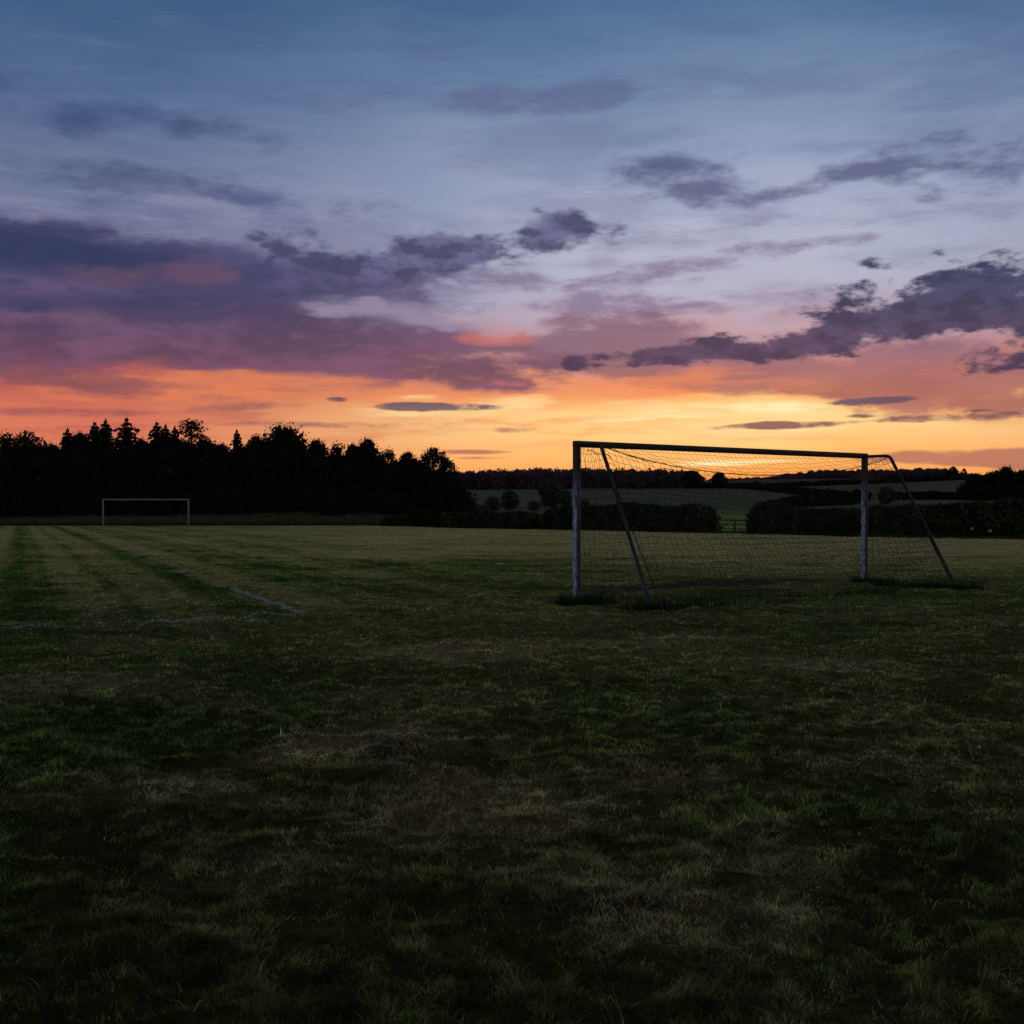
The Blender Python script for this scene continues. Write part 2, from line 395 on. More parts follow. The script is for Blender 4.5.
def dead_straw():
    n = 24000
    x, y = sample_field(n*3, 2.9, 16, .52)
    dry, soil, *_ = field_maps(x, y)
    ok = rng.random(len(x)) < .02+sstep(.28, .8, dry)*.9+soil*.2
    x, y = x[ok][:n], y[ok][:n]; n = len(x)
    L = .02+.05*rng.random(n); W = np.interp(y, [3, 16], [.0020, .007])
    c = np.array([.42, .35, .18])*(.25+.9*rng.random(n))[:, None]
    z = ground(x, y)+bumps(x, y)+.012
    o = blades('dead_grass', x, y, z, L, W, rng.uniform(.75, .98, n), rng.uniform(0, 6.28, n), rng.uniform(0, 3.14, n), c, M_blade, .9)
    tag(o, 'pale dead grass stalks lying across the worn patches in the foreground', 'dead grass', kind='stuff')
dead_straw()
def marking():
    A = gp(305, 612.5); B = gp(232, 588); L0 = gp(-60, 630); E = gp(560, 599)
    X = []; Y = []
    for (P, Q, dens, w) in ((A, B, 420, .065), (L0, A, 150, .05), (A, E, 50, .045), (B, gp(120, 552), 22, .05)):
        ln = np.linalg.norm(Q-P); n = int(ln*dens); t = rng.random(n); off = rng.uniform(-.5, .5, n)*w
        nx, ny = -(Q-P)[1]/ln, (Q-P)[0]/ln
        X.append(P[0]+t*(Q-P)[0]+nx*off); Y.append(P[1]+t*(Q-P)[1]+ny*off)
    x = np.concatenate(X); y = np.concatenate(Y)
    wear = fbm(x*2.5, y*2.5, 71, 3); ok = rng.random(len(x)) < sstep(.1, .45, wear); x = x[ok]; y = y[ok]; n = len(x)
    z = ground(x, y)+bumps(x, y)
    o = blades('pitch_marking', x, y, z, .02+.025*rng.random(n), .010+.01*rng.random(n), .5+.3*rng.random(n), rng.uniform(0, 6.28, n), rng.normal(0, .7, n), None, M_line)
    tag(o, kind='structure')
marking()
def grass_patch(name, pts_fn, n, label, hmin, hmax, width, c1, c2):
    x, y = pts_fn(n); n = len(x)
    t = fbm(x*.5, y*.5, 81, 3)
    L = (hmin+(hmax-hmin)*rng.random(n))*(.65+.7*t)
    r = rng.random(n)[:, None]; c = (np.array(c1)*(1-r)+np.array(c2)*r)*(.7+.6*rng.random(n))[:, None]
    o = blades(name, x, y, ground(x, y)+bumps(x, y), L, width*(.6+.8*rng.random(n)), .15+.45*rng.random(n), rng.uniform(0, 6.28, n), rng.normal(0, .6, n), c, M_blade, .25)
    tag(o, label, 'long grass', kind='stuff')
def margin_pts(n):
    px = rng.uniform(-260, 428, n); d = 122+9*rng.random(n)
    return (px-512)*d/F, d
grass_patch('long_grass', margin_pts, 26000, 'strip of pale uncut grass along the foot of the wood behind the far goal', .35, .85, .08, (.05, .062, .026), (.10, .10, .045))
def fringe_pts(n):
    px = rng.uniform(400, 1150, n); d = edge_d(px)-.1-.6*rng.random(n)**2
    return (px-512)*d/F, d
grass_patch('verge_grass', fringe_pts, 9000, 'thin green fringe of uncut grass along the bottom of the field hedges', .06, .22, .06, (.02, .05, .02), (.05, .08, .03))
def tuft_pts(n):
    x = rng.uniform(.3, 9.3, n*14); y = rng.uniform(16.2, 23.6, n*14)
    m = lush_map(x, y); ok = rng.random(len(x)) < m**2*fbm(x*2.5, y*2.5, 88, 2)*1.2
    return x[ok][:n], y[ok][:n]
grass_patch('uncut_grass', tuft_pts, 7000, 'dark rank grass left uncut around the posts and net foot of the near goal', .05, .17, .010, (.012, .026, .008), (.030, .050, .016))

# ------------------------------------------------------------------ near goal
def base3(p): return np.array([p[0], p[1], float(ground(p[0], p[1]))])
HB = 2.44
goal = empty('football_goal', base3((PL+PR)/2))
tag(goal, 'large weathered football goal with sagging net and slanting rear stays, nearest the camera', 'football goal')
O = base3((PL+PR)/2)
gdir = (PR-PL)/np.linalg.norm(PR-PL); ang = math.atan2(gdir[1], gdir[0])
def rel(p): return np.asarray(p, float)-O
zL = base3(PL)[2]; zR = base3(PR)[2]
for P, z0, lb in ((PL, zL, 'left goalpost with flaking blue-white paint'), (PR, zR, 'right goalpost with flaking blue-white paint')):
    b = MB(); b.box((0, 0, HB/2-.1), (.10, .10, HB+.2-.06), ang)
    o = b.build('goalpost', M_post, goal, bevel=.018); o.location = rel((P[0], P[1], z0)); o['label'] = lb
b = MB(); mid = (PL+PR)/2; ln = np.linalg.norm(PR-PL)
tilt = math.atan2(zR-zL, ln)
b.box((0, 0, 0), (ln+.104, .104, .10), 0)
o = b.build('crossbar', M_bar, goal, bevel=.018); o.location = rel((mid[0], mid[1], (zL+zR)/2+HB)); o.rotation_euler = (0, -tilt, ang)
footL = gp(652, 603); footR = gp(956, 581)
tbL = PL+GN*.56; tbR = PR+GN*.565
def stay(P, z0, tb, foot):
    zt = z0+HB-.01
    A = np.array([*P, zt]); A = A+np.array([*GN, 0])*.03
    T = np.array([*tb, zt]); Fo = np.array([*foot, float(ground(*foot))-.05])
    a = T+(A-T)*.16; c = T+(Fo-T)*.035
    pts = [A, (A+a)/2, a]+[(1-t)**2*a+2*t*(1-t)*T+t*t*c for t in (.25, .5, .75)]+[c, (c*2+Fo)/3, (c+Fo*2)/3, Fo]
    m = MB(); m.tube([rel(q) for q in pts], .029, 10)
    return m.build('rear_stay', M_steel, goal, smooth=True)
stay(PL, zL, tbL, footL); stay(PR, zR, tbR, footR)
# net: panel surfaces sampled on a grid of twine
def brace_pt(P, z0, tb, foot, t, side):
    T = np.array([*tb, z0+HB-.02]); Fo = np.array([*foot, float(ground(*foot))+.03])
    q = T+(Fo-T)*t
    return q
def edge_back(side, t):
    P, z0, tb, foot = (PL, zL, tbL, footL) if side == 0 else (PR, zR, tbR, footR)
    q = brace_pt(P, z0, tb, foot, t, side)
    inw = gdir*(1 if side == 0 else -1)
    k = .16*max(0, (t-.45)/.55)+.05*math.sin(math.pi*t)
    q[:2] += inw*k
    q[2] += .12*math.sin(math.pi*t)*0
    return q
def back(u, t):
    a = edge_back(0, t); c = edge_back(1, t); q = a*(1-u)+c*u
    s = (4*u*(1-u))
    q[2] -= .42*s**.8*(1-t)**1.6            # rope sags between the stays
    q[:2] += GN*(-.10*s*math.sin(math.pi*t)*.8)
    q[2] = max(q[2], float(ground(q[0], q[1]))+.02)
    return q
def top(u, t):       # crossbar to rope
    a = np.array([*(PL*(1-u)+PR*u+GN*.055), zL*(1-u)+zR*u+HB]); c = back(u, 0)
    q = a*(1-t)+c*t; q[2] -= .06*math.sin(math.pi*t)*(4*u*(1-u))
    return q
def side(s, u, t):   # u across from post to back edge, t downward
    P, z0 = (PL, zL) if s == 0 else (PR, zR)
    a = np.array([*(P+GN*.055), z0+(HB-.03)*(1-t)+.03*t]); c = edge_back(s, t)
    q = a*(1-u)+c*u
    q[2] -= .03*math.sin(math.pi*u)
    return q
net = MB()
def jit(q, amt=.012):
    return rel(q)+rng.normal(0, amt, 3)*np.array([1, 1, .8])
def panel(fn, nu, nt, us, ts, r=.0032, amt=.010, skip=0.0):
    G = [[jit(fn(u, t), amt) for t in ts] for u in us]
    for i in range(len(us)):
        for j in range(len(ts)):
            if i+1 < len(us) and rng.random() > skip: net.tube([G[i][j], G[i+1][j]], r, 3, False)
            if j+1 < len(ts) and rng.random() > skip: net.tube([G[i][j], G[i][j+1]], r, 3, False)
panel(back, 0, 0, np.linspace(0, 1, 60), np.linspace(0, 1, 25), .0034, .017, .012)
panel(top, 0, 0, np.linspace(0, 1, 60), np.linspace(0, 1, 6), .0024)
for s in (0, 1):
    panel(lambda u, t, s=s: side(s, u, t), 0, 0, np.linspace(0, 1, 12), np.linspace(0, 1, 22), .0032, .012)
net.build('net', M_net, goal)
rp = MB()
rp.tube([rel(back(u, 0)) for u in np.linspace(0, 1, 40)], .0065, 6)
for s in (0, 1): rp.tube([rel(edge_back(s, t)) for t in np.linspace(0, 1, 20)], .007, 6)
# torn loose twine under the bar beside the left post
q0 = np.array([*(PL+GN*.1+gdir*.12), zL+HB-.10])
rp.tube([rel(q0+np.array([.06*k*gdir[0]+.05*k*GN[0], .06*k*gdir[1]+.05*k*GN[1], -.02*k+.025*math.sin(k*2.1)])) for k in range(6)], .007, 5)
rp.build('net_rope', M_net, goal, smooth=True)

# far goal
fg = empty('football_goal', (0, 0, 0)); d = 110.5
A = at(103, d); B = at(188.5, d); O2 = (A+B)/2; fg.location = O2
tag(fg, 'small white frame goal without a net standing in front of the dark wood', 'football goal')
for P in (A, B):
    b = MB(); b.box((0, 0, 1.2), (.15, .12, 2.6), 0); o = b.build('goalpost', M_far_paint, fg, bevel=.02); o.location = P-O2
b = MB(); b.box((0, 0, 0), (B[0]-A[0]+.15, .13, .13), 0)
o = b.build('crossbar', M_far_paint, fg, bevel=.02); o.location = (0, 0, 2.56); o.rotation_euler = (0, -math.atan2(B[2]-A[2], B[0]-A[0]), 0)

# ------------------------------------------------------------------ foliage
def leaf_quads(C, size, squash=1.0):
    n = len(C)
    a = rng.normal(0, 1, (n, 3)); a /= np.linalg.norm(a, axis=1)[:, None]
    b = rng.normal(0, 1, (n, 3)); b -= a*(a*b).sum(1)[:, None]; b /= np.linalg.norm(b, axis=1)[:, None]
    s = (size if np.ndim(size) else np.full(n, size))[:, None]*(.6+.8*rng.random((n, 1)))
    V = np.stack([C-a*s, C+b*s*.55, C+a*s, C-b*s*.55], 1)
    return V.reshape(-1, 3)
def quads_to_mb(mb, C, size):
    V = leaf_quads(C, size); i = np.arange(len(C))*4
    mb.add(V, np.stack([i, i+1, i+2, i+3], 1))
def lobe_points(c, r, n, fill=.55):
    d = rng.normal(0, 1, (n, 3)); d /= np.linalg.norm(d, axis=1)[:, None]
    rad = (1-rng.random(n)**1.6*fill)
    rad *= 1+.22*np.sin(d[:, 0]*5+c[0]*3)*np.sin(d[:, 1]*6+c[1])*np.cos(d[:, 2]*5+c[2])
    return np.array(c)+d*rad[:, None]*np.array(r)
def limb(mb, a, b, r0, r1, bend=.12, n=6):
    a = np.array(a, float); b = np.array(b, float); k = np.linalg.norm(b-a); off = rng.normal(0, bend*k, 3)*np.array([1, 1, .4])
    pts = [a*(1-t)+b*t+off*math.sin(math.pi*t)*.5 for t in np.linspace(0, 1, 6)]
    mb.tube(pts, np.linspace(r0, r1, 6), n)
def broadleaf(seed, H=10.0, W=6.0, nl=20, leaves=300, leaf=.2, low=.12, open_=False, core=True):
    """returns trunk and crown MBs"""
    r_ = np.random.default_rng(seed)
    tr, cr = MB(), MB()
    tr.tube([(0, 0, -.6), (0.05, 0, H*.15), (-.05, .05, H*.35), (.05, 0, H*.6)], [H*.035, H*.026, H*.02, H*.008], 8)
    for k in range(nl):
        t = (k+.5)/nl
        z = H*(low+(1-low)*(t*.86+.04))
        env = math.sin(math.pi*min(1, (.25+.75*t)))**.6 if t < .99 else .2
        env = (1-abs(2*t-0.85)**2.2*.55) if t < .425 else (1-((t-.425)/.575)**2.4*.9)
        an = k*2.399+r_.uniform(-.4, .4); rr = W*.5*env*r_.uniform(.35, .85)
        if k == nl-1: rr *= .2
        lr = W*.5*r_.uniform(.26, .42)*(.75 if open_ else 1)
        c = (math.cos(an)*rr, math.sin(an)*rr, min(z, H-lr*.8))
        quads_to_mb(cr, lobe_points(c, (lr*1.1, lr*1.1, lr*.8), leaves, .6), leaf)
        limb(tr, (0, 0, max(H*.12, c[2]-lr*1.4-rr*.4)), (c[0], c[1], c[2]), H*.011, H*.003)
        # sprays beyond the lobe
        sp = lobe_points(c, (lr*1.5, lr*1.5, lr*1.3), leaves//4, .4); quads_to_mb(cr, sp, leaf*.7)
    if core and not open_:
        c = lobe_points((0, 0, H*(low+1)*.48), (W*.36, W*.36, H*(1-low)*.40), 900, .95); quads_to_mb(cr, c, leaf*2.6)
    return tr, cr
def spruce(seed, H=11.0, W=4.6, tiers=20):
    r_ = np.random.default_rng(seed); tr, cr = MB(), MB()
    tr.tube([(0, 0, -.6), (0, 0, H*.5), (0.03, 0, H)], [H*.022, H*.013, .02], 7)
    for k in range(tiers):
        t = k/(tiers-1); z = H*(.08+.9*t); rad = W*.5*(1-t)**.6*(.6+.6*r_.random())+.10
        nb = 9 if t < .8 else 6
        for j in range(nb):
            an = 2*math.pi*j/nb+k*1.1+r_.uniform(-.25, .25); L = rad*r_.uniform(.7, 1.12)
            m = max(9, int(40*L/2.3*1.5)); s = rng.random(m)**.8
            droop = -.22*L*s*s*2+.10*L*s+ (.10*L if t > .7 else 0)*s
            wd = (1-s)*.22*L+.06
            P = np.stack([math.cos(an)*L*s+rng.normal(0, 1, m)*wd*math.sin(an)*.7, math.sin(an)*L*s-rng.normal(0, 1, m)*wd*math.cos(an)*.7, z+droop+rng.normal(0, .06, m)], 1)
            quads_to_mb(cr, P, .17)
            tr.tube([(0, 0, z), (math.cos(an)*L*.85, math.sin(an)*L*.85, z-.15*L)], [.035, .008], 4)
    quads_to_mb(cr, np.array([[0, 0, H*1.0], [.02, 0, H*.985], [0, .02, H*1.02]]), .16)
    zc = rng.random(700)**1.3; rc = W*.30*(1-zc)*np.sqrt(rng.random(700)); ac = rng.random(700)*6.28
    quads_to_mb(cr, np.stack([np.cos(ac)*rc, np.sin(ac)*rc, H*(.05+.85*zc)], 1), .35)
    return tr, cr
def pine(seed, H=11.0, W=4.6):
    r_ = np.random.default_rng(seed); tr, cr = MB(), MB()
    tr.tube([(0, 0, -.6), (.15, 0, H*.4), (-.05, .05, H*.7), (0.1, 0, H*.95)], [H*.024, H*.018, H*.012, .05], 8)
    for k in range(15):
        t = k/14; z = H*(.52+.46*t); an = k*2.4; rr = W*.5*(1-t*.75)*r_.uniform(.6, 1)
        c = (math.cos(an)*rr, math.sin(an)*rr, z)
        lr = W*.19*r_.uniform(.8, 1.2)
        quads_to_mb(cr, lobe_points(c, (lr*1.3, lr*1.3, lr*.45), 150, .8), .13)
        limb(tr, (0, 0, z-.5), c, .07, .02, .06)
    for k in range(9):
        z = H*(.1+.4*k/9); an = k*2.4; rr = W*.3
        quads_to_mb(cr, lobe_points((math.cos(an)*rr, math.sin(an)*rr, z), (W*.28, W*.28, W*.2), 200, .8), .2)
    return tr, cr
def bush(seed, H=2.4, W=3.0, n=9, leaf=.12):
    r_ = np.random.default_rng(seed); tr, cr = MB(), MB()
    for k in range(n):
        an = k*2.4; t = k/n; rr = W*.5*.55*math.sqrt(1-t*.8)*(k > 0)
        lr = H*.30*r_.uniform(.85, 1.25); c = (math.cos(an)*rr, math.sin(an)*rr, H*(.28+.45*t))
        quads_to_mb(cr, lobe_points(c, (lr*1.2*W/H*.9, lr*1.2*W/H*.9, lr), 320, .6), leaf)
        limb(tr, (0, 0, -.2), c, .05, .015, .08, 5)
    quads_to_mb(cr, lobe_points((0, 0, H*.42), (W*.36, W*.36, H*.36), 350, .9), leaf*2.2)
    return tr, cr

PROTO = {}
def proto(key, kind, mbs, leafmat):
    tr, cr = mbs
    a = mesh_np('trunk', np.concatenate(tr.v), [np.concatenate(f) for f in tr.f.values()], M_bark)
    c = mesh_np('crown', np.concatenate(cr.v), [np.concatenate(f) for f in cr.f.values()], leafmat)
    m1, m2 = a.data, c.data
    bpy.data.objects.remove(a); bpy.data.objects.remove(c)
    PROTO[key] = (kind, m1, m2)
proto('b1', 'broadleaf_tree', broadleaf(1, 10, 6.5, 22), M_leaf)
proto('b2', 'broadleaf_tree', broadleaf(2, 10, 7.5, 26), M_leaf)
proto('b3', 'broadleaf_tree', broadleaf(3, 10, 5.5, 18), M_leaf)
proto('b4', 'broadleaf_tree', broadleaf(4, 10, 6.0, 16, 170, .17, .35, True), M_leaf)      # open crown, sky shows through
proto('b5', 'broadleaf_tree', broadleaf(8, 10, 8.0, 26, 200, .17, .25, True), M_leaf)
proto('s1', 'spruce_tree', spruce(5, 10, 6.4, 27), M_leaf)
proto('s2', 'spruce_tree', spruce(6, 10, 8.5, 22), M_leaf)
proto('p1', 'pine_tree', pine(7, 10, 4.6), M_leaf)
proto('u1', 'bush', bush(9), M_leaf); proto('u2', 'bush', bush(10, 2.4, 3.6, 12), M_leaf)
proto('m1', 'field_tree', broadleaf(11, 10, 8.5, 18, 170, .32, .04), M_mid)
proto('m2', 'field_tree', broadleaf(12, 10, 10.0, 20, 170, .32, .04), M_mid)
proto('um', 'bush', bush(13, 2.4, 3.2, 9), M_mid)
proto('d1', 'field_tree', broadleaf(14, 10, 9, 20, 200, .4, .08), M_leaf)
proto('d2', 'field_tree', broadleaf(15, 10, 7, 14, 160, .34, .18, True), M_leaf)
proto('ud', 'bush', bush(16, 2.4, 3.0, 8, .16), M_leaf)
HREF = {'u1': 2.4, 'u2': 2.4, 'um': 2.4, 'ud': 2.4}
def plant(key, px, d, top_y, wscale, label, cat, group=None, base_y=None, name=None):
    """stand a tree at distance d whose tip reaches image row top_y"""
    kind, m1, m2 = PROTO[key]
    p = at(px, d); ztop = CAMH+(HZ-top_y)*d/F
    h = ztop-p[2]; ref = HREF.get(key, 10.0); s = h/ref
    e = empty(name or kind, p, random.uniform(0, 6.28), (s*wscale, s*wscale, s))
    tag(e, label, cat, group)
    for nm, m in (('trunk', m1), ('crown', m2)):
        o = bpy.data.objects.new(nm, m); COL.objects.link(o); o.parent = e
    return e
# skyline of the left wood: (type, px, distance, top row, width factor, label)
G_W = 'trees of the wood behind the far goal'
SKY = [
    ('b4', 8, 150, 432, .8, 'thin-crowned broadleaf tree at the left end of the wood skyline'),
    ('b4', 28, 141, 430, 1.0, 'open round-topped tree, left of the first spruce tips, sky showing through its crown'),
    ('b3', 52, 139, 441, .9, 'low dark tree between the open round-topped tree and the first spruces'),
    ('s1', 68, 143, 429, 1.0, 'spruce with a blunt tip, leftmost conifer of the wood'),
    ('b3', 80, 148, 429, .8, 'narrow broadleaf crown squeezed between two spruces on the left'),
    ('s1', 95, 141, 422, .9, 'slim spruce left of the tall one above the left far goalpost'),
    ('s1', 106, 145, 420, .95, 'tall slim spruce rising above the left post of the far goal'),
    ('s2', 127, 139, 418, 1.0, 'tallest spruce of the wood, with a broad star-shaped tip, above the far goal'),
    ('b3', 142, 146, 436, .8, 'low dark crown between the star-tipped spruce and the paired spruces'),
    ('s1', 157, 142, 422, 1.0, 'left one of two close pointed spruces above the right half of the far goal'),
    ('s1', 166, 146, 425, .85, 'right one of two close pointed spruces above the far goal'),
    ('s1', 175, 140, 427, .8, 'small pointed spruce just left of the flat-topped pine'),
    ('p1', 192, 141, 421, 1.1, 'flat-topped pine with tufted crown above the right post of the far goal'),
    ('b1', 205, 139, 436, .8, 'low rounded tree just right of the flat-topped pine'),
    ('b3', 222, 143, 441, .9, 'low dark crown in the dip left of the lone small spruce'),
    ('s1', 237, 141, 430, .75, 'lone small spruce tip in the middle of the wood skyline'),
    ('b1', 256, 143, 434, .8, 'dark tree forming the left shoulder of the big domed tree'),
    ('b2', 284, 138, 425, 1.15, 'big domed broadleaf tree in the middle of the wood'),
    ('b1', 316, 142, 438, .8, 'dark tree forming the right shoulder of the big domed tree'),
    ('b4', 338, 145, 442, .9, 'thin-topped low tree in the dip right of the big domed tree'),
    ('b3', 353, 140, 441, .8, 'small broadleaf tree left of the spiky-topped one'),
    ('b1', 368, 141, 437, .75, 'spiky-topped broadleaf tree standing over the right third of the wood'),
    ('b4', 388, 146, 448, .9, 'see-through crown in the gap left of the last round trees'),
    ('b3', 408, 137, 449, .85, 'dense round tree next to last at the right end of the wood'),
    ('b5', 433, 134, 446, .88, 'big round tree ending the wood on the right, sky showing between its branches'),
    ('b4', 446, 137, 456, .75, 'lower leaning crown at the outer right edge of the wood'),
]
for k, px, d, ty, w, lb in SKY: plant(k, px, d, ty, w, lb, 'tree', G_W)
sk_px = [-300, 0, 30, 52, 80, 127, 145, 165, 192, 222, 240, 284, 320, 350, 370, 390, 415, 440, 470]
sk_y = [440, 438, 438, 446, 436, 436, 443, 435, 437, 447, 443, 436, 448, 450, 446, 458, 456, 456, 490]
lbl = 'dark broadleaf tree merged into the black body of the wood behind the far goal'
for row, (d, dy, step) in enumerate(((136, 9, 17), (152, 3, 21), (166, 2, 25))):
    px = -250+row*9
    while px < (446 if row == 0 else 436):
        ty = np.interp(px, sk_px, sk_y)+dy+random.uniform(-1, 6)
        plant(random.choice(['b1', 'b2', 'b3']), px, d+random.uniform(-2, 4), ty, random.uniform(.75, 1.0), lbl, 'tree', 'broadleaf trees filling the body of the wood')
        px += step*random.uniform(.8, 1.2)
# undergrowth
px = -240
while px < 455:
    plant(random.choice(['u1', 'u2']), px, 131.5+random.uniform(0, 2.0), 494+random.uniform(-7, 6), random.uniform(.7, .95), 'dark bush at the foot of the wood behind the strip of long grass', 'bush', 'bushes along the foot of the wood')
    px += 15*random.uniform(.8, 1.2)
for px, d, ty, lb in ((340, 129, 489, 'rounded greenish bush standing out before the dark middle of the wood'), (398, 129, 493, 'rounded bush standing out in front of the right part of the wood'), (418, 112, 508, 'low bush where the long grass strip meets the hedge'), (432, 110, 509, 'low bush at the left end of the hedge'),
                      (453, 128, 484, 'bush filling the lower right corner of the wood')):
    plant('u2', px, d, ty, .85, lb, 'bush')
# middle-distance trees
MID = [
    ('um', 471, 128, 500, .8, 'small round bush behind the hedge nearest the wood', 'bush'),
    ('um', 482, 130, 504, .9, 'very low bush in the dip between two bushes behind the left hedge', 'bush'),
    ('m1', 510, 150, 489, 1.25, 'round bushy tree on the pale field between the wood and the near goal', 'tree'),
    ('um', 493, 148, 496, .8, 'low bush against the left side of the round bushy tree', 'bush'),
    ('m2', 550, 150, 479, .95, 'larger bushy tree just left of the near goalpost', 'tree'),
    ('um', 534, 138, 500, .9, 'low bush against the left foot of the larger bushy tree', 'bush'),
    ('m1', 566, 148, 489, 1.0, 'bushy tree partly behind the left near goalpost', 'tree'),
    ('um', 584, 142, 498, .9, 'low bush just right of the left near goalpost, seen through the net', 'bush'),
    ('d1', 692, 415, 470.5, 1.35, 'dark round-headed tree on the ridge, seen through the middle of the net', 'tree'),
    ('d1', 719, 415, 472.5, 1.2, 'dark tree right of the round-headed one on the ridge, seen through the net', 'tree'),
    ('ud', 708, 412, 483, .9, 'small bush between the two dark ridge trees', 'bush'),
    ('ud', 740, 400, 484.5, 1.3, 'flat bush at the left of the ball-shaped tree on the far field', 'bush'),
    ('ud', 755, 398, 481, 1.0, 'ball-shaped small tree on the far field boundary', 'bush'),
    ('ud', 786, 395, 483, .6, 'tiny bush on the distant hedge right of the ball-shaped tree', 'bush'),
    ('ud', 817, 290, 490.5, 1.1, 'small bush alone on the green field seen through the net', 'bush'),
    ('ud', 834, 425, 481, .9, 'distant bush on the upper hedge line left of the right goalpost', 'bush'),
    ('d1', 857, 170, 489, .95, 'rounded tree directly behind the right goalpost', 'tree'),
    ('m1', 887, 165, 486, 1.25, 'rounded bushy tree between the right goalpost and its stay', 'tree'),
    ('d2', 953, 480, 466, 1.35, 'open-crowned tree, left of a pair on the right ridge', 'tree'),
    ('d2', 964, 482, 468, .9, 'slimmer tree, right of a pair on the right ridge', 'tree'),
    ('ud', 938, 470, 474.5, 1.2, 'dark bush left of the pair of trees on the right ridge', 'bush'),
]
for k, px, d, ty, w, lb, c in MID: plant(k, px, d, ty, w, lb, c)
RW = [('d1', 976, 205, 474, .95), ('d1', 992, 212, 472, .95), ('d1', 1006, 205, 467, .95), ('d1', 1022, 214, 470, .95), ('d1', 1045, 208, 469, .95), ('d1', 1075, 212, 466, .95), ('d1', 1110, 208, 468, .95), ('d1', 1150, 210, 468, .8),
      ('ud', 968, 196, 484, 1.0), ('ud', 984, 194, 486, 1.3), ('ud', 1004, 193, 484, 1.3), ('ud', 1026, 193, 485, 1.3)]
RWL = ['leftmost tall tree of the copse at the right edge', 'second tree from the left in the copse at the right edge', 'highest domed tree of the copse at the right edge', 'tree cut by the right edge of the picture in the copse']
for i, (k, px, d, ty, w) in enumerate(RW):
    if k == 'ud': plant(k, px, d, ty, w, 'dark bush along the foot of the copse at the right edge', 'bush', 'bushes at the foot of the right copse')
    else: plant(k, px, d, ty, w, RWL[i] if i < 4 else 'copse tree beyond the right edge', 'tree', 'trees of the copse at the right edge')

# hedges
def hedge(pts, h, w, n, leaf, label, mat, name='hedge', seed=0, top_rough=.22):
    """pts: (px, distance) polyline"""
    P = np.array([at(a, b) for a, b in pts]); seg = np.linalg.norm(np.diff(P[:, :2], axis=0), axis=1); L = np.concatenate([[0], np.cumsum(seg)])
    s = rng.random(n)*L[-1]
    x = np.interp(s, L, P[:, 0]); y = np.interp(s, L, P[:, 1])
    dx = np.interp(s+.1, L, P[:, 0])-np.interp(s-.1, L, P[:, 0]); dy = np.interp(s+.1, L, P[:, 1])-np.interp(s-.1, L, P[:, 1]); dl = np.hypot(dx, dy)+1e-6
    nx, ny = -dy/dl, dx/dl
    hh = h*(1+top_rough*2*(fbm(s*.7, s*0+seed, 91+seed, 3)-.5)+top_rough*(fbm(s*.12, s*0, 92+seed, 2)-.5)*2)
    endt = np.clip(np.minimum(s, L[-1]-s)/(h*.5), 0, 1); hh = hh*(.6+.4*np.sqrt(endt))
    # box-like profile, leaves near the skin
    face = rng.random(n); a = rng.uniform(-1, 1, n); t = rng.random(n)
    u = np.where(face < .62, -np.sign(rng.random(n)-.12)*(1-.5*rng.random(n)**2), a); v = np.where(face < .62, t, 1-.35*rng.random(n)**2)
    u = u*(1-.28*np.maximum(0, v-.6)/.4)
    off = u*w/2*(1+.25*(fbm(s*1.1, v*2, 95, 2)-.5))
    z = v*hh
    C = np.stack([x+nx*off, y+ny*off, ground(x+nx*off, y+ny*off)+z], 1)+rng.normal(0, .05, (n, 3))*h
    mb = MB(); quads_to_mb(mb, C-P[0], leaf)
    # dense twiggy heart
    m = n//4; s2 = rng.random(m)*(L[-1]-h*.4)+h*.2; x2 = np.interp(s2, L, P[:, 0]); y2 = np.interp(s2, L, P[:, 1])
    C2 = np.stack([x2+rng.normal(0, w*.12, m), y2+rng.normal(0, w*.12, m), ground(x2, y2)+rng.random(m)*h*.78], 1)
    quads_to_mb(mb, C2-P[0], leaf*2.6)
    e = empty(name, P[0]); tag(e, label, 'hedge')
    mb.build('foliage', mat, e)
    st = MB()   # laid stems: a woody runner with uprights growing from it
    qs = np.linspace(.3, L[-1]-.3, 40); xr = np.interp(qs, L, P[:, 0]); yr = np.interp(qs, L, P[:, 1])
    st.tube(np.stack([xr, yr, ground(xr, yr)+.1], 1)-P[0], .03, 5)
    for q in np.arange(.6, L[-1], max(1.2, L[-1]/40)):
        xx = np.interp(q, L, P[:, 0]); yy = np.interp(q, L, P[:, 1]); b = np.array([xx, yy, float(ground(xx, yy))])-P[0]
        st.tube([b-[0, 0, .1], b+[rng.normal(0, .1), rng.normal(0, .1), h*.6]], [.03, .01], 5)
    st.build('stems', M_bark, e)
    return e
def ep(px): return (px, float(edge_d(px))+.6)
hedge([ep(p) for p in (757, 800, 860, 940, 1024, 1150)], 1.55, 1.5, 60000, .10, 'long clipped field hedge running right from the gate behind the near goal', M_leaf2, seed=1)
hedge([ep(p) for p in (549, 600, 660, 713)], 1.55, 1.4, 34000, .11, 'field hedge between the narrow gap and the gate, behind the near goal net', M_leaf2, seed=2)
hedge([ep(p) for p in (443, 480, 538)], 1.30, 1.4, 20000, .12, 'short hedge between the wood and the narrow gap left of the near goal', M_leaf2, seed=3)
hedge([(384, 118.5), (410, 117), (440, 112)], 1.0, 1.2, 9000, .12, 'low straggling hedge in front of the right end of the wood', M_leaf2, seed=4, top_rough=.3)
hedge([(724, 410), (745, 385), (765, 330), (790, 265), (815, 222), (845, 205), (870, 200)], 1.3, 1.6, 14000, .3, 'dark hedge curving down across the green field from the ridge trees', M_leaf, seed=5)
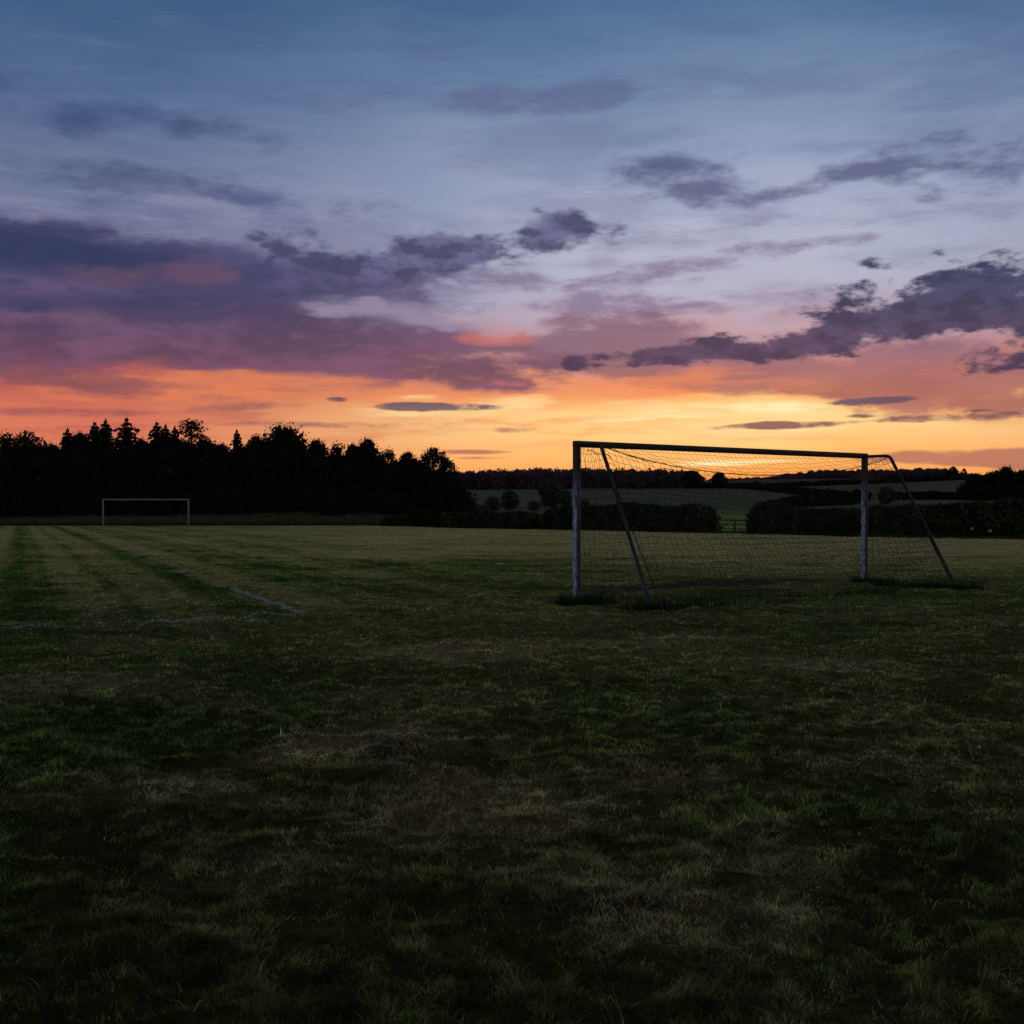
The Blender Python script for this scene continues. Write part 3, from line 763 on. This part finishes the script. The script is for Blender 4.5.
hedge([(700, 416), (728, 412), (752, 400)], 1.6, 2, 3500, .35, 'short dark hedge under the two ridge trees', M_leaf, seed=6)
hedge([(752, 385), (800, 405), (850, 425), (900, 450), (965, 480), (1000, 490)], 1.5, 2, 11000, .35, 'thin distant hedge climbing right along the top of the green field', M_leaf, seed=7)
hedge([(893, 205), (930, 204), (975, 202), (1040, 200), (1100, 200)], 1.1, 1.6, 12000, .2, 'dark lower hedge leading to the copse at the right edge', M_leaf, seed=8)
hedge([(762, 122), (775, 135), (800, 150), (850, 160)], 1.0, 1.5, 8000, .16, 'ragged hedge just behind the long clipped one, right of the gate', M_leaf, seed=9, top_rough=.35)

# distant woods on the ridge (read as one mass)
def distant_wood(name, pxs, tops, ds, label, rows=3):
    mb = MB()
    for r in range(rows):
        px = pxs[0]
        while px < pxs[-1]:
            d = np.interp(px, pxs, ds)+r*14+random.uniform(-5, 5)
            ty = np.interp(px, pxs, tops)+random.uniform(-1.1, 2.0)+(0 if r else 1.5)
            p = at(px, d); zt = CAMH+(HZ-ty)*d/F; h = max(2.5, zt-p[2]); w = random.uniform(2.0, 3.6)
            for q in range(4):
                zz = p[2]+h*(.25+.2*q); rr = w*(1-.12*q)
                c = (p[0]+random.uniform(-1, 1)*.8, p[1], min(zz, zt-rr*.5))
                quads_to_mb(mb, lobe_points(c, (rr*random.uniform(.7, 1.1), rr, h*.26), 110, .8), .50)
            quads_to_mb(mb, lobe_points((p[0], p[1], zt-.6), (random.uniform(.6, 1.6), 1, random.uniform(.6, 1.0)), 14, .7), .38)
            px += 5.2*random.uniform(.7, 1.3)*430/d*1.0
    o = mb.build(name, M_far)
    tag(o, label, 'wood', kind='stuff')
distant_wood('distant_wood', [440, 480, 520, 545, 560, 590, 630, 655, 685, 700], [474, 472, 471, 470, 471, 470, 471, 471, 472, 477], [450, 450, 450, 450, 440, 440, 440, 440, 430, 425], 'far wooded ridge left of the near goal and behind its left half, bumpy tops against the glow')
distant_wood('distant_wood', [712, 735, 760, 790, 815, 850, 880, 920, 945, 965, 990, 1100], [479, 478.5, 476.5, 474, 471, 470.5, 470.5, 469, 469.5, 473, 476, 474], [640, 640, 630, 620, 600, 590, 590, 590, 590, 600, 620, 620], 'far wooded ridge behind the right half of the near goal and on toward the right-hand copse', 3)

# gate
gl = (718, 750); gd = float(edge_d(733))+.6
GA = at(gl[0], gd); GB = at(gl[1], gd-1.6); Og = (GA+GB)/2
gt = empty('field_gate', Og); tag(gt, 'old low wooden rail gate in the gap between two hedges', 'gate')
gv = GB-GA; ga = math.atan2(gv[1], gv[0]); gL = float(np.linalg.norm(gv[:2]))
for f, hh, ww in ((0, 1.0, .12), (.53, .88, .09), (1, 1.0, .12)):
    b = MB(); b.box((0, 0, hh/2-.1), (ww, ww, hh+.2), ga); o = b.build('gate_post', M_wood, gt, bevel=.01); o.location = GA+gv*f-Og
for z in (.28, .55, .82):
    b = MB(); b.box((0, -.065, z), (gL, .035, .075 if z > .7 else .06), 0); o = b.build('rail', M_wood, gt, bevel=.008); o.rotation_euler = (0, 0, ga)
b = MB(); b.tube([(-gL*.46, -.1, .2), (-gL*.02, -.1, .8)], .03, 6); o = b.build('diagonal_brace', M_wood, gt); o.rotation_euler = (0, 0, ga)

# cream flower heads on the hedge
def flower(px, py, label, r):
    d = float(edge_d(px))+.6-.92; x = (px-512)*d/F; z = CAMH-(py-HZ)*d/F
    e = empty('flower_head', (x, d, z-.15)); tag(e, label, 'flower', 'cream flower heads on the hedge')
    st = MB(); st.tube([(0, .12, -.25), (0, .05, -.05), (0, 0, .12)], .007, 5)
    for k in range(6):
        an = k*1.05; st.tube([(0, 0, .06), (math.cos(an)*r*.6, math.sin(an)*r*.4, .13)], .004, 4)
    st.build('stalk', M_leaf2, e)
    bl = MB(); C = lobe_points((0, 0, .14), (r, r*.6, r*.7), 160, .9); C[:, 2] += .5*(r-np.abs(C[:, 0]))*.8
    quads_to_mb(bl, C, .022); bl.build('blossom', M_flower, e)
flower(972.5, 529, 'left one of two small pale cream flower heads low on the right hedge', .085)
flower(990.5, 531, 'right one of two small pale cream flower heads low on the right hedge', .09)
# pale scrap on the grass
g = gp(500, 563.5); lt = MB()
N = 12
for k in range(1):
    xs = np.linspace(-.11, .11, N); V = []
    for i, x_ in enumerate(xs):
        for yy in (-.03, 0, .035):
            V.append((x_, yy+.01*math.sin(i*1.7), .03+.016*math.sin(i*2.3+yy*60)))
    lt.add(V, [[i*3+j, (i+1)*3+j, (i+1)*3+j+1, i*3+j+1] for i in range(N-1) for j in range(2)])
o = lt.build('litter', M_litter); o.location = (g[0], g[1], float(ground(g[0], g[1]))+float(bumps(g[0], g[1]))+.02)
tag(o, 'small crumpled white plastic strip lying on the grass left of the near goal', 'litter')

# ------------------------------------------------------------------ sky
W = bpy.data.worlds.new('World'); S.world = W; W.use_nodes = True
nt = W.node_tree; N_ = nt.nodes; Lk = nt.links
for n in list(N_): N_.remove(n)
def nd(t, **k):
    n = N_.new(t)
    for a, b in k.items(): setattr(n, a, b)
    return n
def setin(n, i, v):
    if hasattr(v, 'is_output') or isinstance(v, bpy.types.NodeSocket): Lk.new(v, n.inputs[i])
    else: n.inputs[i].default_value = v
def math_(op, a, b=None, c=None, clamp=False):
    n = nd('ShaderNodeMath', operation=op, use_clamp=clamp); setin(n, 0, a)
    if b is not None: setin(n, 1, b)
    if c is not None: setin(n, 2, c)
    return n.outputs[0]
def mrange(v, a, b, c, d, smooth=True):
    n = nd('ShaderNodeMapRange'); n.interpolation_type = 'SMOOTHSTEP' if smooth else 'LINEAR'
    setin(n, 0, v); 
    for i, q in zip((1, 2, 3, 4), (a, b, c, d)): setin(n, i, q)
    return n.outputs[0]
def mixc(f, a, b):
    n = nd('ShaderNodeMix', data_type='RGBA'); setin(n, 0, f); setin(n, 6, a); setin(n, 7, b); return n.outputs[2]
def rgb(c): return (*lin(c), 1)
tc = nd('ShaderNodeTexCoord'); DIR = tc.outputs['Generated']
sp = nd('ShaderNodeSeparateXYZ'); Lk.new(DIR, sp.inputs[0]); dx, dy, dz = sp.outputs
AZ = math_('MULTIPLY', math_('ARCTAN2', dx, dy), 180/math.pi)
EL = math_('MULTIPLY', math_('ARCSINE', dz), 180/math.pi)
_w0 = nd('ShaderNodeMapping'); _w0.inputs['Scale'].default_value = (1, 1, 4); Lk.new(DIR, _w0.inputs[0])
_w = nd('ShaderNodeTexNoise'); _w.inputs['Scale'].default_value = 6; _w.inputs['Detail'].default_value = 4; Lk.new(_w0.outputs[0], _w.inputs['Vector'])
ELW = math_('MULTIPLY_ADD', math_('SUBTRACT', _w.outputs[0], .5), math_('MULTIPLY', mrange(EL, .5, 4.5, 0, 1), 4.5), EL)
def azel(px, py):
    x = (px-512)/F; z = (HZ-py)/F
    return math.degrees(math.atan(x)), math.degrees(math.atan(z/math.sqrt(1+x*x)))
KD = math.degrees(1/F)
def noise(scale, detail=6, rough=.55, sx=1, sz=1, off=0, dist=0.0):
    m = nd('ShaderNodeMapping'); m.inputs['Scale'].default_value = (sx, sx, sz); m.inputs['Location'].default_value = (off, off*.7, off*1.3)
    Lk.new(DIR, m.inputs[0])
    n = nd('ShaderNodeTexNoise'); n.inputs['Scale'].default_value = scale; n.inputs['Detail'].default_value = detail; n.inputs['Roughness'].default_value = rough
    n.inputs['Distortion'].default_value = dist
    Lk.new(m.outputs[0], n.inputs['Vector']); return n
# warped angular coordinates
wn = noise(9, 4, .55, 1, 2.2, 3.1)
cm = nd('ShaderNodeCombineXYZ'); setin(cm, 0, AZ); setin(cm, 1, EL)
sb = nd('ShaderNodeVectorMath', operation='SUBTRACT'); Lk.new(wn.outputs['Color'], sb.inputs[0]); sb.inputs[1].default_value = (.5, .5, .5)
ml = nd('ShaderNodeVectorMath', operation='MULTIPLY'); Lk.new(sb.outputs[0], ml.inputs[0]); ml.inputs[1].default_value = (5.0, 1.6, 0)
ad = nd('ShaderNodeVectorMath', operation='ADD'); Lk.new(cm.outputs[0], ad.inputs[0]); Lk.new(ml.outputs[0], ad.inputs[1])
UV = ad.outputs[0]
ml2 = nd('ShaderNodeVectorMath', operation='MULTIPLY'); Lk.new(sb.outputs[0], ml2.inputs[0]); ml2.inputs[1].default_value = (1.5, .35, 0)
ad2 = nd('ShaderNodeVectorMath', operation='ADD'); Lk.new(cm.outputs[0], ad2.inputs[0]); Lk.new(ml2.outputs[0], ad2.inputs[1])
UV2 = ad2.outputs[0]
ml3 = nd('ShaderNodeVectorMath', operation='MULTIPLY'); Lk.new(sb.outputs[0], ml3.inputs[0]); ml3.inputs[1].default_value = (.8, .12, 0)
ad3 = nd('ShaderNodeVectorMath', operation='ADD'); Lk.new(cm.outputs[0], ad3.inputs[0]); Lk.new(ml3.outputs[0], ad3.inputs[1])
UV2C = ad3.outputs[0]
QF = {}
def quad(coord):
    """(u, v, 1) and (u*u, v*v, u*v) of an angular coordinate, for cheap ellipse distances"""
    if coord not in QF:
        p = nd('ShaderNodeSeparateXYZ'); Lk.new(coord, p.inputs[0]); u, v = p.outputs[0], p.outputs[1]
        c = nd('ShaderNodeCombineXYZ'); setin(c, 0, math_('MULTIPLY', u, u)); setin(c, 1, math_('MULTIPLY', v, v)); setin(c, 2, math_('MULTIPLY', u, v))
        QF[coord] = c.outputs[0]
    return QF[coord]
def env(blobs, coord):
    """sum of soft rotated ellipses; blobs: (px, py, half-width px, half-height px, degrees, strength)"""
    acc = None; q = quad(coord)
    for (px, py, rx, ry, rot, s) in blobs:
        u0, v0 = azel(px, py); c, sn = math.cos(R(rot)), math.sin(R(rot)); a = 1/(rx*KD)**2; b = 1/(ry*KD)**2
        kuu = c*c*a+sn*sn*b; kvv = sn*sn*a+c*c*b; kuv = 2*c*sn*(a-b)
        lu = -2*kuu*u0-kuv*v0; lv = -2*kvv*v0-kuv*u0; k0 = kuu*u0*u0+kvv*v0*v0+kuv*u0*v0
        d1 = nd('ShaderNodeVectorMath', operation='DOT_PRODUCT'); Lk.new(q, d1.inputs[0]); d1.inputs[1].default_value = (kuu, kvv, kuv)
        d2 = nd('ShaderNodeVectorMath', operation='DOT_PRODUCT'); Lk.new(coord, d2.inputs[0]); d2.inputs[1].default_value = (lu, lv, 0)
        t = math_('ADD', d1.outputs['Value'], d2.outputs['Value'])
        v = mrange(t, -k0-.35, -k0+1.75, s*1.12, 0.0)
        acc = v if acc is None else math_('ADD', acc, v)
    return acc
def ramp(el, stops):
    t = mrange(el, -2, 90, 0, 1, False)
    # compress: t^0.5 to give the horizon more resolution
    t = math_('POWER', t, .5)
    r = nd('ShaderNodeValToRGB'); cr = r.color_ramp
    st = [(max(0, (e+2)/92)**.5, c) for e, c in stops]
    while len(cr.elements) < len(st): cr.elements.new(.5)
    for i, (p, c) in enumerate(st): cr.elements[i].position = p; cr.elements[i].color = rgb(c)
    Lk.new(t, r.inputs[0]); return r.outputs[0]
A_ = ramp(ELW, [(-2, (120, 70, 40)), (0, (236, 138, 70)), (1.0, (250, 160, 82)), (2.0, (254, 190, 112)), (3.4, (255, 212, 142)), (4.6, (252, 184, 112)), (5.6, (232, 148, 108)), (6.8, (204, 146, 140)),
               (8, (188, 160, 174)), (9.5, (182, 178, 200)), (12, (176, 182, 204)), (14, (160, 170, 196)), (16, (142, 157, 188)), (19, (110, 135, 169)), (23, (76, 108, 147)), (40, (78, 98, 134)), (90, (122, 128, 142))])
B_ = ramp(ELW, [(-2, (100, 50, 40)), (0, (225, 118, 76)), (1.5, (240, 150, 102)), (2.6, (226, 128, 94)), (4.5, (200, 102, 86)), (5.6, (152, 82, 88)), (7, (118, 76, 100)), (10, (96, 92, 128)), (13, (112, 120, 152)),
               (16, (100, 117, 152)), (19, (78, 103, 142)), (23, (46, 82, 119)), (40, (72, 90, 124)), (90, (122, 128, 142))])
C_ = ramp(EL, [(-2, (40, 45, 60)), (0, (128, 120, 132)), (10, (134, 134, 150)), (30, (130, 134, 148)), (90, (122, 128, 142))])
daz = math_('ABSOLUTE', math_('SUBTRACT', AZ, 10.0))
base = mixc(mrange(daz, 4, 30, 0, 1), A_, B_); base = mixc(mrange(daz, 45, 100, 0, 1), base, C_)
# Nishita tint underneath, very weak
ns = nd('ShaderNodeTexSky', sky_type='NISHITA'); ns.sun_disc = False; ns.sun_elevation = R(1.0); ns.sun_rotation = R(9.0)

n_fine = noise(15, 8, .64, 1, 2.8, 1.7).outputs[0]
n_str = noise(6, 6, .62, 1, 5.0, 7.7).outputs[0]
n_puff = noise(34, 6, .6, 1, 2.3, 4.4).outputs[0]
n_thin = noise(9, 6, .62, 1, 8, 11.3).outputs[0]
def dens(e, n, amp, lo, hi):
    return mrange(math_('MULTIPLY_ADD', math_('SUBTRACT', n, .5), amp, e), lo, hi, 0, 1)
def bgs(c):
    b = nd('ShaderNodeBackground'); setin(b, 0, c); return b.outputs[0]
def mixs(f, a, c):
    m = nd('ShaderNodeMixShader'); Lk.new(f, m.inputs[0]); Lk.new(a, m.inputs[1]); Lk.new(bgs(c), m.inputs[2]); return m.outputs[0]
col = bgs(base)
def layer(blobs, coord, n, amp, lo, hi, color, opac=1.0):
    global col
    e = env(blobs, coord)
    d = math_('MULTIPLY', dens(e, n, amp, lo, hi), mrange(e, .02, .42, 0, 1))
    if opac != 1.0: d = math_('MULTIPLY', d, opac)
    col = mixs(d, col, color)
up = lambda a, b, c0, c1: mixc(mrange(EL, a, b, 0, 1), rgb(c0), rgb(c1))
def vary(c, c2, n=None, lo=.40, hi=.62):      # lighter, thinner places inside a cloud
    return mixc(mrange(n or n_fine, lo, hi, 0, 1), c, c2)
# thin veils everywhere
col = mixs(math_('MULTIPLY', mrange(n_str, .44, .66, 0, 1), mrange(EL, 4.5, 9, 0, .30)), col, up(8, 18, (108, 98, 138), (64, 82, 128)))
col = mixs(math_('MULTIPLY', mrange(n_thin, .50, .68, 0, 1), mrange(EL, 8, 12, 0, .25)), col, up(10, 20, (176, 170, 196), (110, 120, 160)))
col = mixs(math_('MULTIPLY', mrange(n_thin, .46, .64, 0, 1), mrange(math_('ABSOLUTE', math_('SUBTRACT', EL, 4.2)), .6, 2.6, .6, 0)), col, mixc(mrange(daz, 5, 26, 0, 1), rgb((240, 140, 88)), rgb((178, 92, 86))))
# high faint clouds
layer([(60, 105, 150, 26, -5, .9), (225, 132, 90, 18, -12, .9), (60, 172, 200, 22, -4, .75), (230, 190, 140, 18, -5, .5)], UV, n_fine, 4.5, .25, 1.8, rgb((46, 64, 106)), .6)
layer([(480, 100, 170, 20, 2, .8), (600, 90, 80, 20, 15, .7), (300, 205, 150, 22, -6, .7), (520, 105, 60, 18, 0, .5)], UV, n_fine, 4.0, .25, 1.5, rgb((86, 88, 134)), .55)
layer([(650, 180, 75, 26, -6, 1.0), (730, 190, 70, 14, 0, .8), (875, 170, 95, 22, 12, 1.0), (905, 190, 40, 12, -25, .7), (1010, 160, 60, 30, 18, .8), (800, 190, 90, 10, 8, .6), (690, 160, 50, 14, 0, .4)], UV, n_fine, 5.5, .25, 1.9, rgb((70, 76, 118)), .78)
layer([(700, 262, 130, 12, 6, .9), (840, 246, 70, 8, 6, .6), (520, 292, 150, 20, -4, .9), (640, 285, 90, 12, 5, .6), (740, 310, 90, 8, 3, .5), (610, 310, 120, 12, 0, .6)], UV, n_fine, 4.5, .3, 1.4, rgb((118, 102, 138)), .75)
layer([(560, 275, 160, 26, 5, .8), (760, 215, 150, 16, 5, .5), (380, 300, 120, 20, 0, .7), (700, 300, 140, 18, 3, .6), (900, 230, 140, 16, 4, .5)], UV, n_str, 5.0, .3, 1.5, rgb((120, 112, 148)), .6)
# mauve deck low on the right and centre
layer([(860, 372, 220, 26, 0, 1.15), (620, 345, 110, 30, -3, .95), (980, 395, 130, 30, 0, 1.0), (560, 362, 110, 22, 0, .7), (760, 385, 120, 12, 0, .5)], UV, n_fine, 3.0, .15, 1.0, vary(up(4.5, 7.5, (160, 96, 92), (128, 96, 118)), up(4.5, 7.5, (170, 106, 104), (146, 106, 124)), n_str, .42, .62), .9)
# large left bank
layer([(60, 250, 230, 34, -4, 1.1), (260, 285, 240, 34, -3, 1.0), (100, 330, 300, 42, 0, 1.1), (330, 350, 240, 34, -3, 1.1), (380, 265, 110, 24, 12, .8), (-60, 300, 200, 70, 0, 1.0), (500, 372, 90, 16, 0, .7)], UV, n_fine, 4.2, .15, 1.45,
      vary(up(5.5, 10.5, (98, 66, 92), (54, 58, 96)), up(5.5, 10.5, (122, 80, 106), (84, 78, 118)), n_fine, .40, .64), .95)
layer([(90, 262, 170, 17, -2, 1.2), (20, 235, 140, 20, 0, 1.0), (240, 300, 130, 16, 0, .7), (60, 300, 150, 12, 0, .7)], UV, n_fine, 3.6, .4, 1.4, rgb((44, 54, 90)), .8)
# pink lit patches in the bank
layer([(150, 276, 110, 14, 3, 1.0), (95, 317, 50, 9, 6, 1.0), (195, 268, 50, 14, -10, .6), (350, 272, 80, 10, 0, .6)], UV2, n_fine, 5.5, .45, 1.9, rgb((116, 82, 108)), .5)
layer([(400, 314, 100, 14, -2, 1.0), (330, 314, 60, 8, 0, .7), (480, 325, 60, 7, 0, .5)], UV, n_fine, 6.5, .3, 1.9, rgb((158, 146, 172)), .7)
# fire-coloured streaks
layer([(505, 338, 48, 9, 0, 1.1), (940, 373, 40, 8, 4, .9), (560, 376, 90, 9, 2, .8)], UV2, n_fine, 5.0, .4, 1.8, rgb((222, 120, 100)), .6)
layer([(300, 390, 260, 14, -1, 1.0), (640, 391, 190, 15, 2, 1.0), (80, 398, 160, 10, 0, .8), (690, 372, 80, 9, 2, .7)], UV, n_thin, 3.6, .3, 1.3, rgb((240, 136, 88)), .6)
layer([(730, 412, 170, 13, 0, .95), (430, 412, 120, 7, 0, .9), (520, 400, 140, 8, 0, .7), (700, 463, 95, 4, 1, 1.1), (760, 430, 150, 9, 0, .6)], UV2, n_thin, 3.2, .3, 1.3, rgb((255, 226, 160)), .85)
layer([(760, 408, 90, 6, 0, 1.0), (700, 463, 70, 2.5, 1, 1.1), (640, 420, 70, 3, 2, .8), (850, 428, 80, 3, 0, .6)], UV2, n_thin, 4.0, .3, 1.4, rgb((255, 240, 190)), .8)
layer([(60, 380, 90, 12, 0, 1.0), (150, 386, 80, 8, 0, .8), (40, 412, 120, 6, 0, 1.0), (240, 408, 100, 5, 3, .9), (150, 397, 120, 5, 0, .7), (250, 425, 120, 5, 0, .6), (380, 425, 120, 5, 0, .6), (20, 425, 60, 4, 0, .6)], UV2, n_fine, 3.2, .35, 1.3, rgb((134, 78, 88)), .75)
# dark cumulus, centre
layer([(445, 248, 40, 21, -10, 1.6), (490, 253, 54, 18, 6, 1.1), (552, 230, 34, 22, 5, 1.8), (400, 262, 60, 22, 10, 1.0), (605, 233, 34, 12, 0, .8), (285, 246, 44, 20, 0, .95), (340, 268, 80, 18, -3, .8)], UV2, n_puff, 3.8, .25, 1.5, vary(up(8.5, 13, (82, 72, 106), (56, 62, 98)), rgb((98, 98, 136)), n_puff, .60, .42), .92)
# dark cumulus, right
layer([(650, 357, 85, 11, 3, 1.5), (740, 348, 95, 15, 3, 1.5), (850, 337, 110, 18, 6, 1.5), (905, 305, 85, 32, 12, 1.2), (990, 292, 80, 34, 12, 1.6), (1010, 322, 50, 18, 0, 1.0), (1015, 360, 52, 15, 5, 1.25), (842, 292, 46, 12, 10, .75), (900, 265, 50, 12, 5, .6), (840, 318, 50, 14, 0, .6), (573, 363, 14, 7, 0, 1.0), (1090, 300, 80, 40, 0, 1.4)], UV2, n_puff, 7.0, .45, 1.75,
      vary(up(6, 10, (60, 52, 84), (40, 50, 82)), up(6, 10, (84, 66, 98), (60, 66, 102)), n_puff, .60, .44), .97)
# small lens clouds
layer([(437, 407, 58, 5, 0, 1.25), (775, 425.5, 76, 4.2, 1, 1.25), (868, 401, 48, 4.5, 2, 1.2), (860, 416, 18, 2.2, 0, 1.0), (958, 417.5, 86, 5.5, 1, 1.3), (975, 410, 18, 2, 0, .9), (337, 399.5, 14, 3, 0, 1.1)], UV2C, n_fine, 4.0, .4, 1.2, up(3.2, 4.8, (112, 72, 88), (84, 72, 102)), .9)
layer([(980, 457, 120, 9, 0, 1.3), (475, 452, 44, 3, 0, 1.1), (480, 458, 36, 2.2, 0, .9), (1060, 462, 90, 10, 0, 1.0), (512, 430, 30, 4, 0, .8), (595, 427, 60, 4, 0, .6)], UV2C, n_fine, 2.2, .4, 1.1, rgb((172, 106, 96)), .85)
# the sunset clouds fill one quarter of the sky; elsewhere it is clear
gate = math_('MULTIPLY', mrange(math_('ABSOLUTE', AZ), 34, 48, 1, 0), mrange(EL, 26, 34, 1, 0))
mg = nd('ShaderNodeMixShader'); Lk.new(gate, mg.inputs[0]); Lk.new(bgs(base), mg.inputs[1]); Lk.new(col, mg.inputs[2]); col = mg.outputs[0]
bg2 = nd('ShaderNodeBackground'); bg2.inputs['Strength'].default_value = .004; Lk.new(ns.outputs[0], bg2.inputs[0])
ash = nd('ShaderNodeAddShader'); Lk.new(col, ash.inputs[0]); Lk.new(bg2.outputs[0], ash.inputs[1])
wo = nd('ShaderNodeOutputWorld'); Lk.new(ash.outputs[0], wo.inputs[0])
W.cycles.sampling_method = 'NONE'

sun = bpy.data.lights.new('sun', 'SUN'); sun.energy = .05; sun.angle = R(6); sun.color = (1, .55, .3)
so = bpy.data.objects.new('sun', sun); COL.objects.link(so)
so.rotation_euler = (Vector((-math.sin(R(9)), -math.cos(R(9)), -math.sin(R(1.0)))).to_track_quat('-Z', 'Y')).to_euler(); so.location = (0, 0, 30)

cam = bpy.data.cameras.new('camera'); co = bpy.data.objects.new('camera', cam); COL.objects.link(co)
cam.sensor_width = 36; cam.lens = 36*F/1024; cam.clip_end = 20000; cam.clip_start = .05
co.location = (0, 0, CAMH); co.rotation_euler = (R(90)-math.atan((512-HZ)/F), 0, 0)
S.camera = co
S.view_settings.view_transform = 'Standard'; S.view_settings.look = 'None'; S.view_settings.exposure = 0
S.cycles.max_bounces = 4; S.cycles.diffuse_bounces = 2; S.cycles.transparent_max_bounces = 4
